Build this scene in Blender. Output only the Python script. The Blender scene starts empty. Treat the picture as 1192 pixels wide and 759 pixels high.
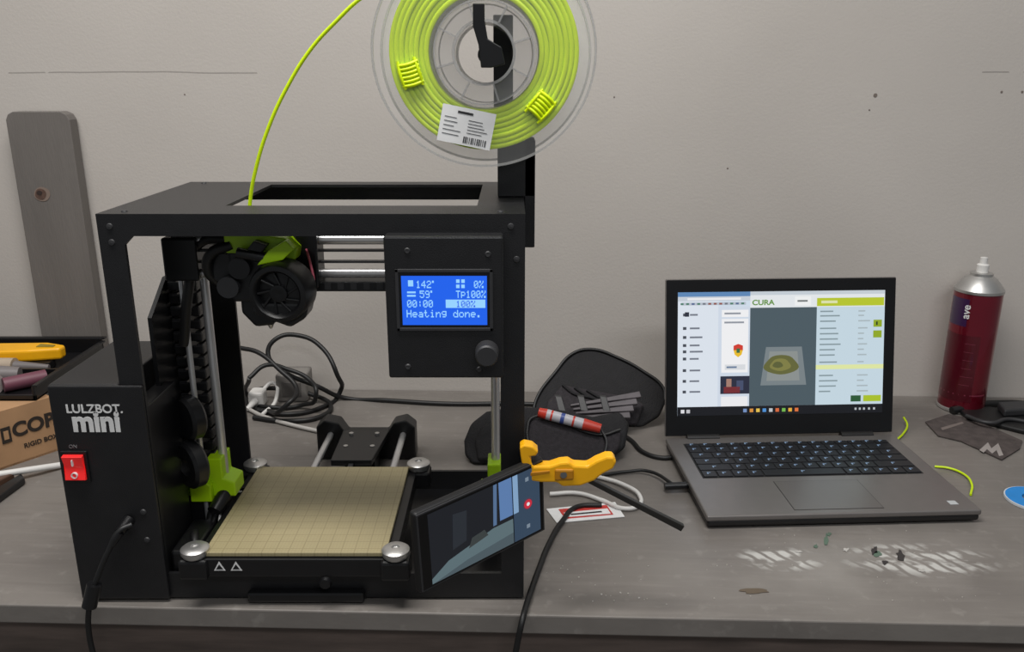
import bpy, math, random
from mathutils import Vector, Matrix
random.seed(4)
# ---------------------------------------------------------------- camera model (desk top is z=0, everything is raised by 0.75 at the end)
W,H,FP=1192,759,985.0
P=math.radians(16.6); CH=0.501
def ray(x,y):
    u=x-W/2; dv=y-H/2
    return Vector((u, FP*math.cos(P)-dv*math.sin(P), -FP*math.sin(P)-dv*math.cos(P)))
O=Vector((0,0,CH))
def hz(x,y,z=0.0):      # point at height z
    r=ray(x,y); return O+r*((z-CH)/r.z)
def vy(x,y,Y):          # point at depth Y
    r=ray(x,y); return O+r*(Y/r.y)
def pl(x,y,pt,n):
    r=ray(x,y); n=Vector(n); return O+r*((Vector(pt)-O).dot(n)/r.dot(n))

def lin(c):
    o=[]
    for v in c:
        v/=255.0
        o.append(v/12.92 if v<=0.04045 else ((v+0.055)/1.055)**2.4)
    return o
MATS={}
def mat(name,rgb,rough=0.5,metal=0.0,var=0.08,scale=30,bump=0.0,bscale=None,em=0.0,alpha=1.0,spec=0.5,stretch=None,coat=0.0):
    if name in MATS: return MATS[name]
    m=bpy.data.materials.new(name); m.use_nodes=True
    nt=m.node_tree; b=nt.nodes['Principled BSDF']
    c=lin(rgb)
    tc=nt.nodes.new('ShaderNodeTexCoord'); no=nt.nodes.new('ShaderNodeTexNoise')
    no.inputs['Scale'].default_value=scale; no.inputs['Detail'].default_value=5
    src=tc.outputs['Object']
    if stretch:
        mp=nt.nodes.new('ShaderNodeMapping'); mp.inputs['Scale'].default_value=stretch
        nt.links.new(src,mp.inputs['Vector']); src=mp.outputs['Vector']
    nt.links.new(src,no.inputs['Vector'])
    cr=nt.nodes.new('ShaderNodeValToRGB')
    cr.color_ramp.elements[0].position=0.3; cr.color_ramp.elements[1].position=0.7
    cr.color_ramp.elements[0].color=[v*(1-var) for v in c]+[1]
    cr.color_ramp.elements[1].color=[min(1,v*(1+var)) for v in c]+[1]
    nt.links.new(no.outputs['Fac'],cr.inputs['Fac'])
    nt.links.new(cr.outputs['Color'],b.inputs['Base Color'])
    b.inputs['Roughness'].default_value=rough; b.inputs['Metallic'].default_value=metal
    b.inputs['Specular IOR Level'].default_value=spec
    b.inputs['Coat Weight'].default_value=coat; b.inputs['Coat Roughness'].default_value=0.08
    if em>0:
        nt.links.new(cr.outputs['Color'],b.inputs['Emission Color']); b.inputs['Emission Strength'].default_value=em
    b.inputs['Alpha'].default_value=alpha
    if bump>0:
        n2=nt.nodes.new('ShaderNodeTexNoise'); n2.inputs['Scale'].default_value=bscale or scale*4
        n2.inputs['Detail'].default_value=4
        nt.links.new(src,n2.inputs['Vector'])
        bp=nt.nodes.new('ShaderNodeBump'); bp.inputs['Strength'].default_value=bump; bp.inputs['Distance'].default_value=0.002
        nt.links.new(n2.outputs['Fac'],bp.inputs['Height']); nt.links.new(bp.outputs['Normal'],b.inputs['Normal'])
    MATS[name]=m; return m
def scr(name,rgb,em=0.75):
    m=bpy.data.materials.new(name); m.use_nodes=True
    b=m.node_tree.nodes['Principled BSDF']; c=lin(rgb)
    b.inputs['Base Color'].default_value=(0.01,0.01,0.012,1); b.inputs['Roughness'].default_value=0.25
    b.inputs['Emission Color'].default_value=c+[1]; b.inputs['Emission Strength'].default_value=em
    return m

CUR=None; WORLD=True
def group(name,loc=(0,0,0),rot=(0,0,0),world=True,parent=None):
    global CUR,WORLD
    e=bpy.data.objects.new(name,None); bpy.context.collection.objects.link(e)
    e.empty_display_size=0.02
    e.location=loc; e.rotation_euler=rot
    if parent: e.parent=parent
    CUR=e; WORLD=world
    return e
def link(o):
    bpy.context.collection.objects.link(o)
    if CUR:
        o.parent=CUR
        if WORLD: o.matrix_parent_inverse=Matrix.Translation(CUR.location).inverted()
    return o
def mk(name,verts,faces,m,smooth=False,bevel=0.0,seg=2,split=False):
    me=bpy.data.meshes.new(name); me.from_pydata([tuple(v) for v in verts],[],faces); me.update()
    import bmesh
    bm=bmesh.new(); bm.from_mesh(me); bmesh.ops.recalc_face_normals(bm,faces=bm.faces); bm.to_mesh(me); bm.free()
    if isinstance(m,(list,tuple)):
        for k in m: me.materials.append(k)
    else: me.materials.append(m)
    if smooth:
        for p in me.polygons: p.use_smooth=True
    o=bpy.data.objects.new(name,me)
    if bevel>0:
        b=o.modifiers.new('bevel','BEVEL'); b.width=bevel; b.segments=seg; b.limit_method='ANGLE'
    if split:
        s=o.modifiers.new('split','EDGE_SPLIT'); s.split_angle=math.radians(35)
    return link(o)
def bx(L):
    V=[];F=[]
    for (x0,x1,y0,y1,z0,z1) in L:
        n=len(V)
        V+=[(x0,y0,z0),(x1,y0,z0),(x1,y1,z0),(x0,y1,z0),(x0,y0,z1),(x1,y0,z1),(x1,y1,z1),(x0,y1,z1)]
        F+=[tuple(n+i for i in f) for f in [(0,3,2,1),(4,5,6,7),(0,1,5,4),(1,2,6,5),(2,3,7,6),(3,0,4,7)]]
    return V,F
def boxes(name,L,m,bevel=0.0,seg=2):
    V,F=bx(L); return mk(name,V,F,m,bevel=bevel,seg=seg)
def box(name,x0,x1,y0,y1,z0,z1,m,bevel=0.001,seg=2): return boxes(name,[(x0,x1,y0,y1,z0,z1)],m,bevel,seg)
def lathe(name,prof,c,axis,m,n=56,closed=False):
    c=Vector(c); a=Vector(axis).normalized()
    t=Vector((1,0,0)) if abs(a.x)<0.9 else Vector((0,0,1))
    e1=a.cross(t).normalized(); e2=a.cross(e1)
    V=[];F=[]
    for (r,h) in prof:
        for i in range(n):
            th=2*math.pi*i/n
            V.append(c+a*h+(e1*math.cos(th)+e2*math.sin(th))*r)
    k=len(prof); rng=range(k if closed else k-1)
    for j in rng:
        j2=(j+1)%k
        for i in range(n):
            i2=(i+1)%n
            F.append((j*n+i,j*n+i2,j2*n+i2,j2*n+i))
    if not closed:
        if prof[0][0]>1e-6: F.append(tuple(range(n)))
        if prof[-1][0]>1e-6: F.append(tuple((k-1)*n+i for i in range(n)))
    return mk(name,V,F,m,smooth=True,split=True)
def cyl(name,p0,p1,r,m,n=24,r2=None):
    p0=Vector(p0);p1=Vector(p1); d=p1-p0
    return lathe(name,[(r,0),(r if r2 is None else r2,d.length)],p0,d,m,n)
def prism(name,pts,off,m,bevel=0.0,seg=2):
    pts=[Vector(p) for p in pts]; off=Vector(off); n=len(pts)
    V=pts+[p+off for p in pts]
    F=[tuple(range(n)),tuple(range(2*n-1,n-1,-1))]+[(i,(i+1)%n,n+(i+1)%n,n+i) for i in range(n)]
    return mk(name,V,F,m,bevel=bevel,seg=seg)
def tube(name,pts,r,m,cyclic=False):
    cu=bpy.data.curves.new(name,'CURVE'); cu.dimensions='3D'; cu.bevel_depth=r; cu.bevel_resolution=4; cu.resolution_u=10
    cu.use_fill_caps=True
    s=cu.splines.new('BEZIER'); s.bezier_points.add(len(pts)-1)
    for b,p in zip(s.bezier_points,pts):
        b.co=Vector(p); b.handle_left_type='AUTO'; b.handle_right_type='AUTO'
    s.use_cyclic_u=cyclic
    cu.materials.append(m)
    return link(bpy.data.objects.new(name,cu))
def text(name,body,size,m,loc,rot=(math.pi/2,0,0),ext=0.0002,off=0.0,align='CENTER',sx=1.0):
    cu=bpy.data.curves.new(name,'FONT'); cu.body=body; cu.size=size; cu.extrude=ext; cu.offset=off
    cu.align_x=align; cu.align_y='CENTER'; cu.materials.append(m)
    o=bpy.data.objects.new(name,cu); o.location=loc; o.rotation_euler=rot; o.scale=(sx,1,1)
    return link(o)

# ---------------------------------------------------------------- materials
BLK=mat('black_powdercoat',(24,24,26),0.42,0,0.12,60,0.15,900)
BLK2=mat('black_plastic',(17,17,19),0.36,0,0.1,80)
BLKR=mat('black_rubber',(17,17,18),0.5,0,0.1,80)
DGR=mat('dark_grey_plastic',(46,46,48),0.5)
LIME=mat('lime_plastic',(168,212,8),0.4,0,0.06)
FILM=mat('lime_filament',(200,228,6),0.35,0,0.06,25)
FIL2=mat('lime_filament_fold',(222,250,0),0.35)
STEEL=mat('polished_steel',(215,215,216),0.3,0.75,0.05)
ALU=mat('brushed_aluminium',(200,199,197),0.38,0.9,0.08)
WHT=mat('white_plastic',(215,213,210),0.45)
WTX=mat('white_print',(215,215,215),0.6)
YEL=mat('yellow_plastic',(240,174,10),0.4)
RED=mat('red_plastic',(205,38,34),0.35)
GRYT=mat('grey_print',(110,110,112),0.6)

# ---------------------------------------------------------------- room
TH=-math.radians(1.9)
def wallmat():
    m=bpy.data.materials.new('painted_drywall'); m.use_nodes=True; nt=m.node_tree; N=nt.nodes; L=nt.links
    b=N['Principled BSDF']; b.inputs['Roughness'].default_value=0.7; b.inputs['Specular IOR Level'].default_value=0.25
    tc=N.new('ShaderNodeTexCoord')
    n1=N.new('ShaderNodeTexNoise'); n1.inputs['Scale'].default_value=2.2; n1.inputs['Detail'].default_value=6; L.new(tc.outputs['Object'],n1.inputs['Vector'])
    cr=N.new('ShaderNodeValToRGB'); cr.color_ramp.elements[0].position=.3; cr.color_ramp.elements[1].position=.7
    cr.color_ramp.elements[0].color=lin((182,176,170))+[1]; cr.color_ramp.elements[1].color=lin((192,186,180))+[1]
    L.new(n1.outputs['Fac'],cr.inputs['Fac'])
    sep=N.new('ShaderNodeSeparateXYZ'); L.new(tc.outputs['Object'],sep.inputs[0])
    def M(op,a,bv=None):
        n=N.new('ShaderNodeMath'); n.operation=op
        for i,v in enumerate((a,bv)):
            if v is None: continue
            if isinstance(v,(int,float)): n.inputs[i].default_value=v
            else: L.new(v,n.inputs[i])
        return n.outputs[0]
    n2=N.new('ShaderNodeTexNoise'); n2.inputs['Scale'].default_value=7; L.new(tc.outputs['Object'],n2.inputs['Vector'])
    n3=N.new('ShaderNodeTexNoise'); n3.inputs['Scale'].default_value=16; L.new(tc.outputs['Object'],n3.inputs['Vector'])
    zz=M('SUBTRACT',sep.outputs['Z'],M('MULTIPLY',n2.outputs['Fac'],0.006))
    seam=M('LESS_THAN',M('ABSOLUTE',M('SUBTRACT',zz,0.500)),0.0010)
    far=M('GREATER_THAN',M('ABSOLUTE',M('SUBTRACT',sep.outputs['X'],0.11)),0.53)
    gate=M('GREATER_THAN',n3.outputs['Fac'],0.43)
    k=M('MULTIPLY',M('MULTIPLY',seam,far),gate)
    mx=N.new('ShaderNodeMixRGB'); L.new(M('MULTIPLY',k,0.5),mx.inputs['Fac']); L.new(cr.outputs['Color'],mx.inputs['Color1']); mx.inputs['Color2'].default_value=lin((105,100,96))+[1]
    L.new(mx.outputs['Color'],b.inputs['Base Color'])
    nb=N.new('ShaderNodeTexNoise'); nb.inputs['Scale'].default_value=260; nb.inputs['Detail'].default_value=3; L.new(tc.outputs['Object'],nb.inputs['Vector'])
    n5=N.new('ShaderNodeTexNoise'); n5.inputs['Scale'].default_value=5; L.new(tc.outputs['Object'],n5.inputs['Vector'])
    bb=N.new('ShaderNodeBump'); bb.inputs['Strength'].default_value=0.14; bb.inputs['Distance'].default_value=0.002
    L.new(M('ADD',nb.outputs['Fac'],M('MULTIPLY',n5.outputs['Fac'],5.0)),bb.inputs['Height']); L.new(bb.outputs['Normal'],b.inputs['Normal'])
    return m
WM=wallmat()
wall=boxes('wall_back',[(-2.6,2.6,1.305,1.405,-0.75,1.9)],WM); wall.rotation_euler=(0,0,TH)
flo=boxes('floor',[(-2.6,2.6,-1.9,1.6,-0.80,-0.75)],mat('concrete_floor',(120,116,112),0.7,0,0.15,6))

def deskmat():
    m=bpy.data.materials.new('grey_painted_wood_desk'); m.use_nodes=True; nt=m.node_tree; N=nt.nodes; L=nt.links
    b=N['Principled BSDF']; b.inputs['Specular IOR Level'].default_value=0.5
    tc=N.new('ShaderNodeTexCoord')
    def M(op,a,bv=None,cv=None):
        n=N.new('ShaderNodeMath'); n.operation=op
        for i,v in enumerate((a,bv,cv)):
            if v is None: continue
            if isinstance(v,(int,float)): n.inputs[i].default_value=v
            else: L.new(v,n.inputs[i])
        return n.outputs[0]
    def noise(s,st=None,d=5):
        n=N.new('ShaderNodeTexNoise'); n.inputs['Scale'].default_value=s; n.inputs['Detail'].default_value=d
        if st:
            mp=N.new('ShaderNodeMapping'); mp.inputs['Scale'].default_value=st; L.new(tc.outputs['Object'],mp.inputs['Vector']); L.new(mp.outputs['Vector'],n.inputs['Vector'])
        else: L.new(tc.outputs['Object'],n.inputs['Vector'])
        return n.outputs['Fac']
    def ramp(f,p0,p1):
        mr=N.new('ShaderNodeMapRange'); mr.inputs[1].default_value=p0; mr.inputs[2].default_value=p1; L.new(f,mr.inputs[0]); return mr.outputs[0]
    def mix(f,c1,c2):
        mx=N.new('ShaderNodeMixRGB')
        L.new(f,mx.inputs['Fac'])
        for i,c in ((1,c1),(2,c2)):
            if isinstance(c,tuple): mx.inputs[i].default_value=lin(c)+[1]
            else: L.new(c,mx.inputs[i])
        return mx.outputs['Color']
    col=mix(ramp(noise(7),.3,.7),(108,103,99),(123,118,113))
    col=mix(M('MULTIPLY',ramp(noise(14,(1,9,1)),.5,.75),0.25),col,(142,137,132))
    col=mix(M('MULTIPLY',ramp(noise(60),.60,.72),0.25),col,(158,154,148))
    col=mix(M('MULTIPLY',ramp(noise(5,(1,14,1)),.60,.66),0.18),col,(90,84,80))
    sep=N.new('ShaderNodeSeparateXYZ'); L.new(tc.outputs['Object'],sep.inputs[0])
    def ell(cx,cy,ax,ay):
        dx=M('DIVIDE',M('SUBTRACT',sep.outputs['X'],cx),ax); dy=M('DIVIDE',M('SUBTRACT',sep.outputs['Y'],cy),ay)
        return M('SUBTRACT',1.0,M('ADD',M('MULTIPLY',dx,dx),M('MULTIPLY',dy,dy)))
    # whitish patches in front of the laptop: noise-broken ellipses crossed by darker wave bands
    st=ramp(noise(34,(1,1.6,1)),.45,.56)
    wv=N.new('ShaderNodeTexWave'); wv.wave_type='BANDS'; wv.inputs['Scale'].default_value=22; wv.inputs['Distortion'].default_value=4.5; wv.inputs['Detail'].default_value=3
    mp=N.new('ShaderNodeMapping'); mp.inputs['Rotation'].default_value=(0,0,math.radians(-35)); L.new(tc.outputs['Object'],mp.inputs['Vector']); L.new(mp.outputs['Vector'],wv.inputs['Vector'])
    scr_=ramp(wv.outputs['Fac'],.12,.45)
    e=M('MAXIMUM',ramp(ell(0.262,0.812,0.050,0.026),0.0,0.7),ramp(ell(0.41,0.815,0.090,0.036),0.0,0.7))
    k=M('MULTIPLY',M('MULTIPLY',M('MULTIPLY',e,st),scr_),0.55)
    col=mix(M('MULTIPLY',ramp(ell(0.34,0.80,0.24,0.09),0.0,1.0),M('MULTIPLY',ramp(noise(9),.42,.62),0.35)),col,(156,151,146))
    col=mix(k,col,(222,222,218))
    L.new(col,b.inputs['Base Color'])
    L.new(M('ADD',0.30,M('MULTIPLY',noise(18),0.2)),b.inputs['Roughness'])
    bb=N.new('ShaderNodeBump'); bb.inputs['Strength'].default_value=0.2; bb.inputs['Distance'].default_value=0.001
    L.new(noise(120),bb.inputs['Height']); L.new(bb.outputs['Normal'],b.inputs['Normal'])
    return m
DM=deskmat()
desk=group('desk',(0,0,0),(0,0,TH),world=False)
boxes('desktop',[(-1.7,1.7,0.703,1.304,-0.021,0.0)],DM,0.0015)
boxes('apron',[(-1.68,1.68,0.716,0.736,-0.13,-0.022)],mat('brown_worn_wood',(92,80,74),0.6,0,0.3,12,stretch=(1,1,8)))
boxes('legs',[(-1.65,-1.57,0.74,0.82,-0.749,-0.0215),(1.57,1.65,0.74,0.82,-0.749,-0.0215),(-1.65,-1.57,1.2,1.28,-0.749,-0.0215),(1.57,1.65,1.2,1.28,-0.749,-0.0215)],mat('brown_worn_wood',(0,0,0)))

# ---------------------------------------------------------------- 3D printer
F0=0.728; B0=0.955; XL=-0.360; XR=0.0115; TZ=0.385
pr=group('desktop_3d_printer',(-0.19,0.84,0))
boxes('frame_top_plate',[(XL,XR,F0,0.776,TZ-.003,TZ),(XL,XR,0.93,B0,TZ-.003,TZ),(XL,-0.263,0.776,0.93,TZ-.003,TZ),(-0.032,XR,0.776,0.93,TZ-.003,TZ)],BLK)
def fr(y0,y1,xl,xr):
    zt=0.3655; zb=0.03
    return [(XL,XR,y0,y1,zt,TZ-.003),(XL,xl,y0,y1,zb,zt),(xr,XR,y0,y1,zb,zt),(XL,XR,y0,y1,0.003,zb)]
boxes('frame_front',fr(F0,F0+.004,-0.338,-0.0105),BLK)
boxes('frame_rear',fr(B0-.004,B0,-0.322,-0.012),BLK)
for nm,a in (('l',(XL,XL+.003)),('r',(XR-.003,XR))):
    x0,x1=a
    boxes('frame_side_'+nm,[(x0,x1,F0+.004,B0-.004,TZ-.02,TZ-.003),(x0,x1,F0+.004,F0+.026,0.03,TZ-.02),(x0,x1,B0-.03,B0-.004,0.03,TZ-.02),(x0,x1,F0+.004,B0-.004,0.003,0.03)],BLK)
def tri(x,z,dx,dz): return [(x,F0,z),(x+dx,F0,z),(x,F0,z+dz)]
prism('gusset_1',tri(-0.338,0.3655,0.008,-0.008),(0,.004,0),BLK)
prism('gusset_2',tri(-0.0105,0.3655,-0.008,-0.008),(0,.004,0),BLK)
box('base_tray',XL+.003,XR-.003,F0+.004,B0-.004,0.003,0.006,BLK2,0)
sc=[(-0.349,0.374),(-0.001,0.374),(-0.349,0.36),(0.004,0.345)]
for i,(x,z) in enumerate(sc): lathe('screw_%d'%i,[(0.0,-.0015),(.0024,-.0012),(.003,0)],(x,F0,z),(0,1,0),DGR,16)
for i,(x,y) in enumerate([(-0.34,0.74),(-0.01,0.74),(-0.34,0.94),(-0.01,0.94)]): lathe('top_screw_%d'%i,[(0.0,.0015),(.0024,.0012),(.003,0)],(x,y,TZ),(0,0,1),DGR,16)
prism('side_plate',[(-0.352,0.785,0.01),(-0.352,0.785,0.275),(-0.352,0.83,0.305),(-0.352,0.93,0.305),(-0.352,0.93,0.01)],(0.004,0,0),BLK2)
L=[]
for i in range(17):
    z=0.075+i*0.0135; y=0.84
    L+=[(-0.347,-0.3385,y-.012,y+.012,z,z+.011),(-0.347,-0.318,y-.013,y-.009,z+.001,z+.0095),(-0.3245,-0.318,y-.012,y+.012,z,z+.011)]
boxes('cable_chain',L,BLK2,0.0008)
lathe('chain_bend',[(0.0,-.008),(.020,-.008),(.023,-.005),(.023,.005),(.020,.008),(0,.008)],(-0.328,0.80,0.165),(0.9,1,0),BLK2,40)
lathe('chain_bend_low',[(0.010,-.008),(.022,-.008),(.025,-.005),(.025,.005),(.022,.008),(.010,.008)],(-0.328,0.79,0.118),(0.9,1,0),BLK2,40,closed=True)
cyl('z_rod_1',(-0.310,0.83,0.006),(-0.310,0.83,0.382),0.0045,STEEL)
cyl('z_rod_2',(-0.326,0.812,0.006),(-0.326,0.812,0.382),0.003,STEEL)
cyl('z_rod_3',(-0.0175,0.83,0.006),(-0.0175,0.83,0.382),0.0045,STEEL)
cyl('z_rod_4',(-0.019,0.80,0.24),(-0.019,0.80,0.382),0.003,STEEL)
def lime_br(nm,x,s):
    prism(nm,[(x,0.815,0.068),(x+s*.052,0.815,0.068),(x+s*.052,0.815,0.084),(x+s*.040,0.815,0.089),(x+s*.040,0.815,0.112),(x+s*.024,0.815,0.112),(x+s*.022,0.815,0.094),(x,0.815,0.088)],(0,.03,0),LIME,0.0015)
lime_br('z_bracket_left',-0.347,1)
prism('z_bracket_left_cap',[(-0.34,0.806,0.066),(-0.318,0.806,0.066),(-0.318,0.806,0.085),(-0.328,0.806,0.09),(-0.34,0.806,0.086)],(0,.01,0),LIME,0.001)
box('z_motor_left',-0.347,-0.305,0.81,0.852,0.006,0.067,BLK2,0.002)
box('z_bracket_right',-0.026,-0.012,0.815,0.845,0.068,0.105,LIME,0.0015)
box('z_bracket_right_foot',-0.034,-0.012,0.815,0.845,0.064,0.074,LIME,0.001)
box('z_motor_right',-0.038,-0.0095,0.812,0.85,0.006,0.063,BLK2,0.002)
# x axis
cyl('x_rod_upper',(-0.325,0.80,0.349),(-0.012,0.80,0.349),0.0048,STEEL)
box('x_belt_upper',-0.32,-0.012,0.797,0.803,0.3375,0.3395,DGR,0)
box('x_belt_lower',-0.32,-0.012,0.797,0.803,0.3265,0.3285,DGR,0)
cyl('x_rod_lower',(-0.325,0.80,0.316),(-0.012,0.80,0.316),0.0045,STEEL)
box('x_end_left',-0.333,-0.300,0.79,0.845,0.31,0.352,BLK2,0.002)
box('x_end_right',-0.045,-0.012,0.79,0.845,0.300,0.362,BLK2,0.002)
box('x_lower_bar',-0.215,-0.045,0.79,0.81,0.300,0.3095,BLK2,0.001)
boxes('x_lower_bar_ribs',[(-0.205+i*.0125,-0.199+i*.0125,0.7895,0.7905,0.302,0.3085) for i in range(10)],DGR)
box('x_carriage_plate',-0.206,-0.184,0.785,0.815,0.305,0.364,BLK2,0.002)
# extruder
box('extruder_body',-0.262,-0.205,0.765,0.825,0.296,0.345,BLK2,0.003)
lathe('blower_fan_housing',[(0.0,.004),(.006,.003),(.008,.0035),(.0085,.007),(.019,.008),(.0205,.002),(.0225,0),(.0265,0.001),(.0285,.006),(.0285,.026)],(-0.213,0.742,0.309),(0.12,1,0.05),BLK2,48)
for i in range(9):
    a=i*2*math.pi/9
    c=Vector((-0.2125,0.7475,0.309))
    d=Vector((math.cos(a),0,math.sin(a))); d2=Vector((math.cos(a+.35),0,math.sin(a+.35)))
    cyl('fan_blade_%d'%i,c+d*.008,c+d2*.0195,0.0012,BLK2,8)
prism('fan_duct',[(-0.240,0.748,0.290),(-0.205,0.748,0.276),(-0.190,0.748,0.285),(-0.186,0.748,0.30),(-0.235,0.748,0.30)],(0,.03,0),BLK2,0.003)
prism('hotend_shroud',[(-0.256,0.77,0.30),(-0.218,0.77,0.30),(-0.226,0.77,0.272),(-0.244,0.77,0.270),(-0.256,0.77,0.284)],(0,.035,0),BLK2,0.003)
cyl('nozzle',(-0.234,0.787,0.272),(-0.234,0.787,0.264),0.005,ALU,16,0.0012)
cyl('motor_gear_1',(-0.268,0.770,0.327),(-0.268,0.782,0.327),0.014,BLK2,32)
cyl('motor_gear_2',(-0.250,0.757,0.33),(-0.250,0.765,0.33),0.010,BLK2,24)
cyl('motor_gear_3',(-0.262,0.757,0.312),(-0.262,0.765,0.312),0.010,DGR,24)
cyl('idler_spring',(-0.25,0.757,0.345),(-0.225,0.757,0.340),0.005,BLK2,16)
tube('extruder_hose',[(-0.275,0.78,0.31),(-0.283,0.77,0.325),(-0.276,0.765,0.343),(-0.258,0.768,0.350)],0.005,BLKR)
prism('extruder_lime_top',[(-0.264,0.765,0.343),(-0.200,0.765,0.336),(-0.198,0.765,0.346),(-0.208,0.765,0.357),(-0.236,0.765,0.361),(-0.264,0.765,0.361)],(0,.04,0),LIME,0.0015)
prism('extruder_lime_lever',[(-0.232,0.752,0.334),(-0.208,0.752,0.339),(-0.197,0.752,0.349),(-0.204,0.752,0.357),(-0.22,0.752,0.348)],(0,.012,0),LIME,0.001)
prism('extruder_black_latch',[(-0.246,0.756,0.342),(-0.232,0.756,0.340),(-0.222,0.756,0.352),(-0.234,0.756,0.356)],(0,.01,0),BLK2,0.001)
tube('extruder_wire_pink',[(-0.196,0.79,0.345),(-0.187,0.77,0.33),(-0.184,0.765,0.315),(-0.19,0.77,0.295)],0.0012,mat('pink_wire',(200,90,110),0.5))
tube('extruder_wire_blk1',[(-0.25,0.80,0.362),(-0.285,0.82,0.370),(-0.32,0.83,0.34),(-0.33,0.83,0.29)],0.006,BLKR)
tube('extruder_wire_blk2',[(-0.262,0.795,0.35),(-0.30,0.80,0.345),(-0.315,0.80,0.30),(-0.33,0.81,0.24)],0.005,BLKR)
# bed
def bedmat():
    m=mat('pei_print_sheet',(158,147,113),0.36,0,0.05,15,0.1,300)
    nt=m.node_tree; N=nt.nodes; L=nt.links; b=N['Principled BSDF']
    src=b.inputs['Base Color'].links[0].from_socket
    tc=N.new('ShaderNodeTexCoord'); sep=N.new('ShaderNodeSeparateXYZ'); L.new(tc.outputs['Object'],sep.inputs[0])
    def grid(freq,w):
        outs=[]
        for ax in ('X','Y'):
            a=N.new('ShaderNodeMath'); a.operation='MULTIPLY'; a.inputs[1].default_value=freq; L.new(sep.outputs[ax],a.inputs[0])
            f=N.new('ShaderNodeMath'); f.operation='FRACT'; L.new(a.outputs[0],f.inputs[0])
            l=N.new('ShaderNodeMath'); l.operation='LESS_THAN'; l.inputs[1].default_value=w; L.new(f.outputs[0],l.inputs[0]); outs.append(l.outputs[0])
        mm=N.new('ShaderNodeMath'); mm.operation='MAXIMUM'; L.new(outs[0],mm.inputs[0]); L.new(outs[1],mm.inputs[1]); return mm.outputs[0]
    col=src
    for fq,w,k in ((78.74,.08,.40),(314.96,.25,.14)):
        s=N.new('ShaderNodeMath'); s.operation='MULTIPLY'; s.inputs[1].default_value=k; L.new(grid(fq,w),s.inputs[0])
        mx=N.new('ShaderNodeMixRGB'); L.new(s.outputs[0],mx.inputs['Fac']); L.new(col,mx.inputs['Color1']); mx.inputs['Color2'].default_value=lin((112,100,72))+[1]; col=mx.outputs['Color']
    L.new(col,b.inputs['Base Color']); return m
box('bed_sheet',-0.297,-0.121,0.717,0.903,0.0555,0.060,bedmat(),0.0008)
box('bed_carrier',-0.306,-0.112,0.713,0.908,0.036,0.055,BLK2,0.001)
box('y_carriage',-0.262,-0.150,0.735,0.90,0.012,0.036,BLK2,0.002)
for i,(x,y) in enumerate([(-0.306,0.721),(-0.112,0.719),(-0.302,0.908),(-0.110,0.908)]):
    lathe('bed_knob_%d'%i,[(0.0,0),(.012,0),(.0135,.003),(.0135,.007),(.011,.009),(.004,.0095),(.0035,.008),(0,.008)],(x,y,0.0555),(0,0,1),ALU,32)
    box('bed_corner_%d'%i,x-.014,x+.014,y-.012,y+.012,0.034,0.055,BLK2,0.003)
def tring(nm,cx,cz,s):
    y=0.7125
    prism(nm,[(cx-s,y,cz-s*.8),(cx+s,y,cz-s*.8),(cx,y,cz+s)],(0,.0004,0),WTX)
    t=s*.62
    prism(nm+'_in',[(cx-t,y-.0003,cz-t*.7-s*.06),(cx+t,y-.0003,cz-t*.7-s*.06),(cx,y-.0003,cz+t*.8-s*.06)],(0,.0003,0),BLK2)
tring('warning_mark_1',-0.281,0.0475,0.0055); tring('warning_mark_2',-0.265,0.0475,0.0055)
lathe('front_leadscrew_end',[(0,-.004),(.005,-.004),(.006,0)],(-0.18,0.713,0.030),(0,1,0),BLK2,20)
box('front_base_shadow',-0.26,-0.145,0.719,0.7275,0.002,0.014,BLK2,0.003)  # black block standing in for the shadow under the base front
box('left_rail_cover',-0.337,-0.312,0.735,0.80,0.006,0.05,BLK2,0.003)
for x in (-0.243,-0.146): cyl('y_rod',(x,0.74,0.037),(x,1.06,0.037),0.0042,STEEL)
cyl('y_cross_rod',(-0.262,0.93,0.03),(-0.135,0.93,0.03),0.004,ALU)
prism('y_rear_bracket',[(-0.262,1.045,0.002),(-0.262,1.045,0.048),(-0.250,1.045,0.058),(-0.232,1.045,0.054),(-0.222,1.045,0.038),(-0.168,1.045,0.038),(-0.158,1.045,0.054),(-0.142,1.045,0.058),(-0.130,1.045,0.048),(-0.130,1.045,0.002)],(0,.026,0),BLK2,0.002)
prism('y_motor_plate',[(-0.226,1.046,0.036),(-0.164,1.046,0.036),(-0.172,0.945,0.040),(-0.222,0.945,0.040)],(0,0,.008),BLK2,0.001)
box('y_motor',-0.215,-0.176,0.99,1.03,0.002,0.036,BLK2,0.002)
for i,(x,y) in enumerate([(-0.212,1.03),(-0.178,1.03),(-0.212,0.99),(-0.178,0.99)]): cyl('y_screw_%d'%i,(x,y,.043),(x,y,.047),0.003,ALU,12)
box('y_belt_1',-0.200,-0.194,0.90,1.045,0.0415,0.0435,DGR,0)
tube('bed_wire_1',[(-0.30,0.88,0.045),(-0.318,0.86,0.06),(-0.322,0.82,0.055),(-0.318,0.78,0.03)],0.004,BLKR)
tube('bed_wire_2',[(-0.295,0.87,0.045),(-0.31,0.84,0.062),(-0.315,0.80,0.05),(-0.31,0.76,0.03)],0.0025,BLKR)
tube('bed_wire_3',[(-0.30,0.86,0.05),(-0.306,0.83,0.062),(-0.309,0.80,0.052),(-0.303,0.78,0.04)],0.0012,WHT)
tube('bed_wire_4',[(-0.325,0.79,0.02),(-0.325,0.77,0.05),(-0.318,0.75,0.045),(-0.318,0.738,0.02)],0.004,BLKR)
cyl('bed_wire_clip',(-0.314,0.80,0.058),(-0.306,0.825,0.072),0.008,BLK2,16)
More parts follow.
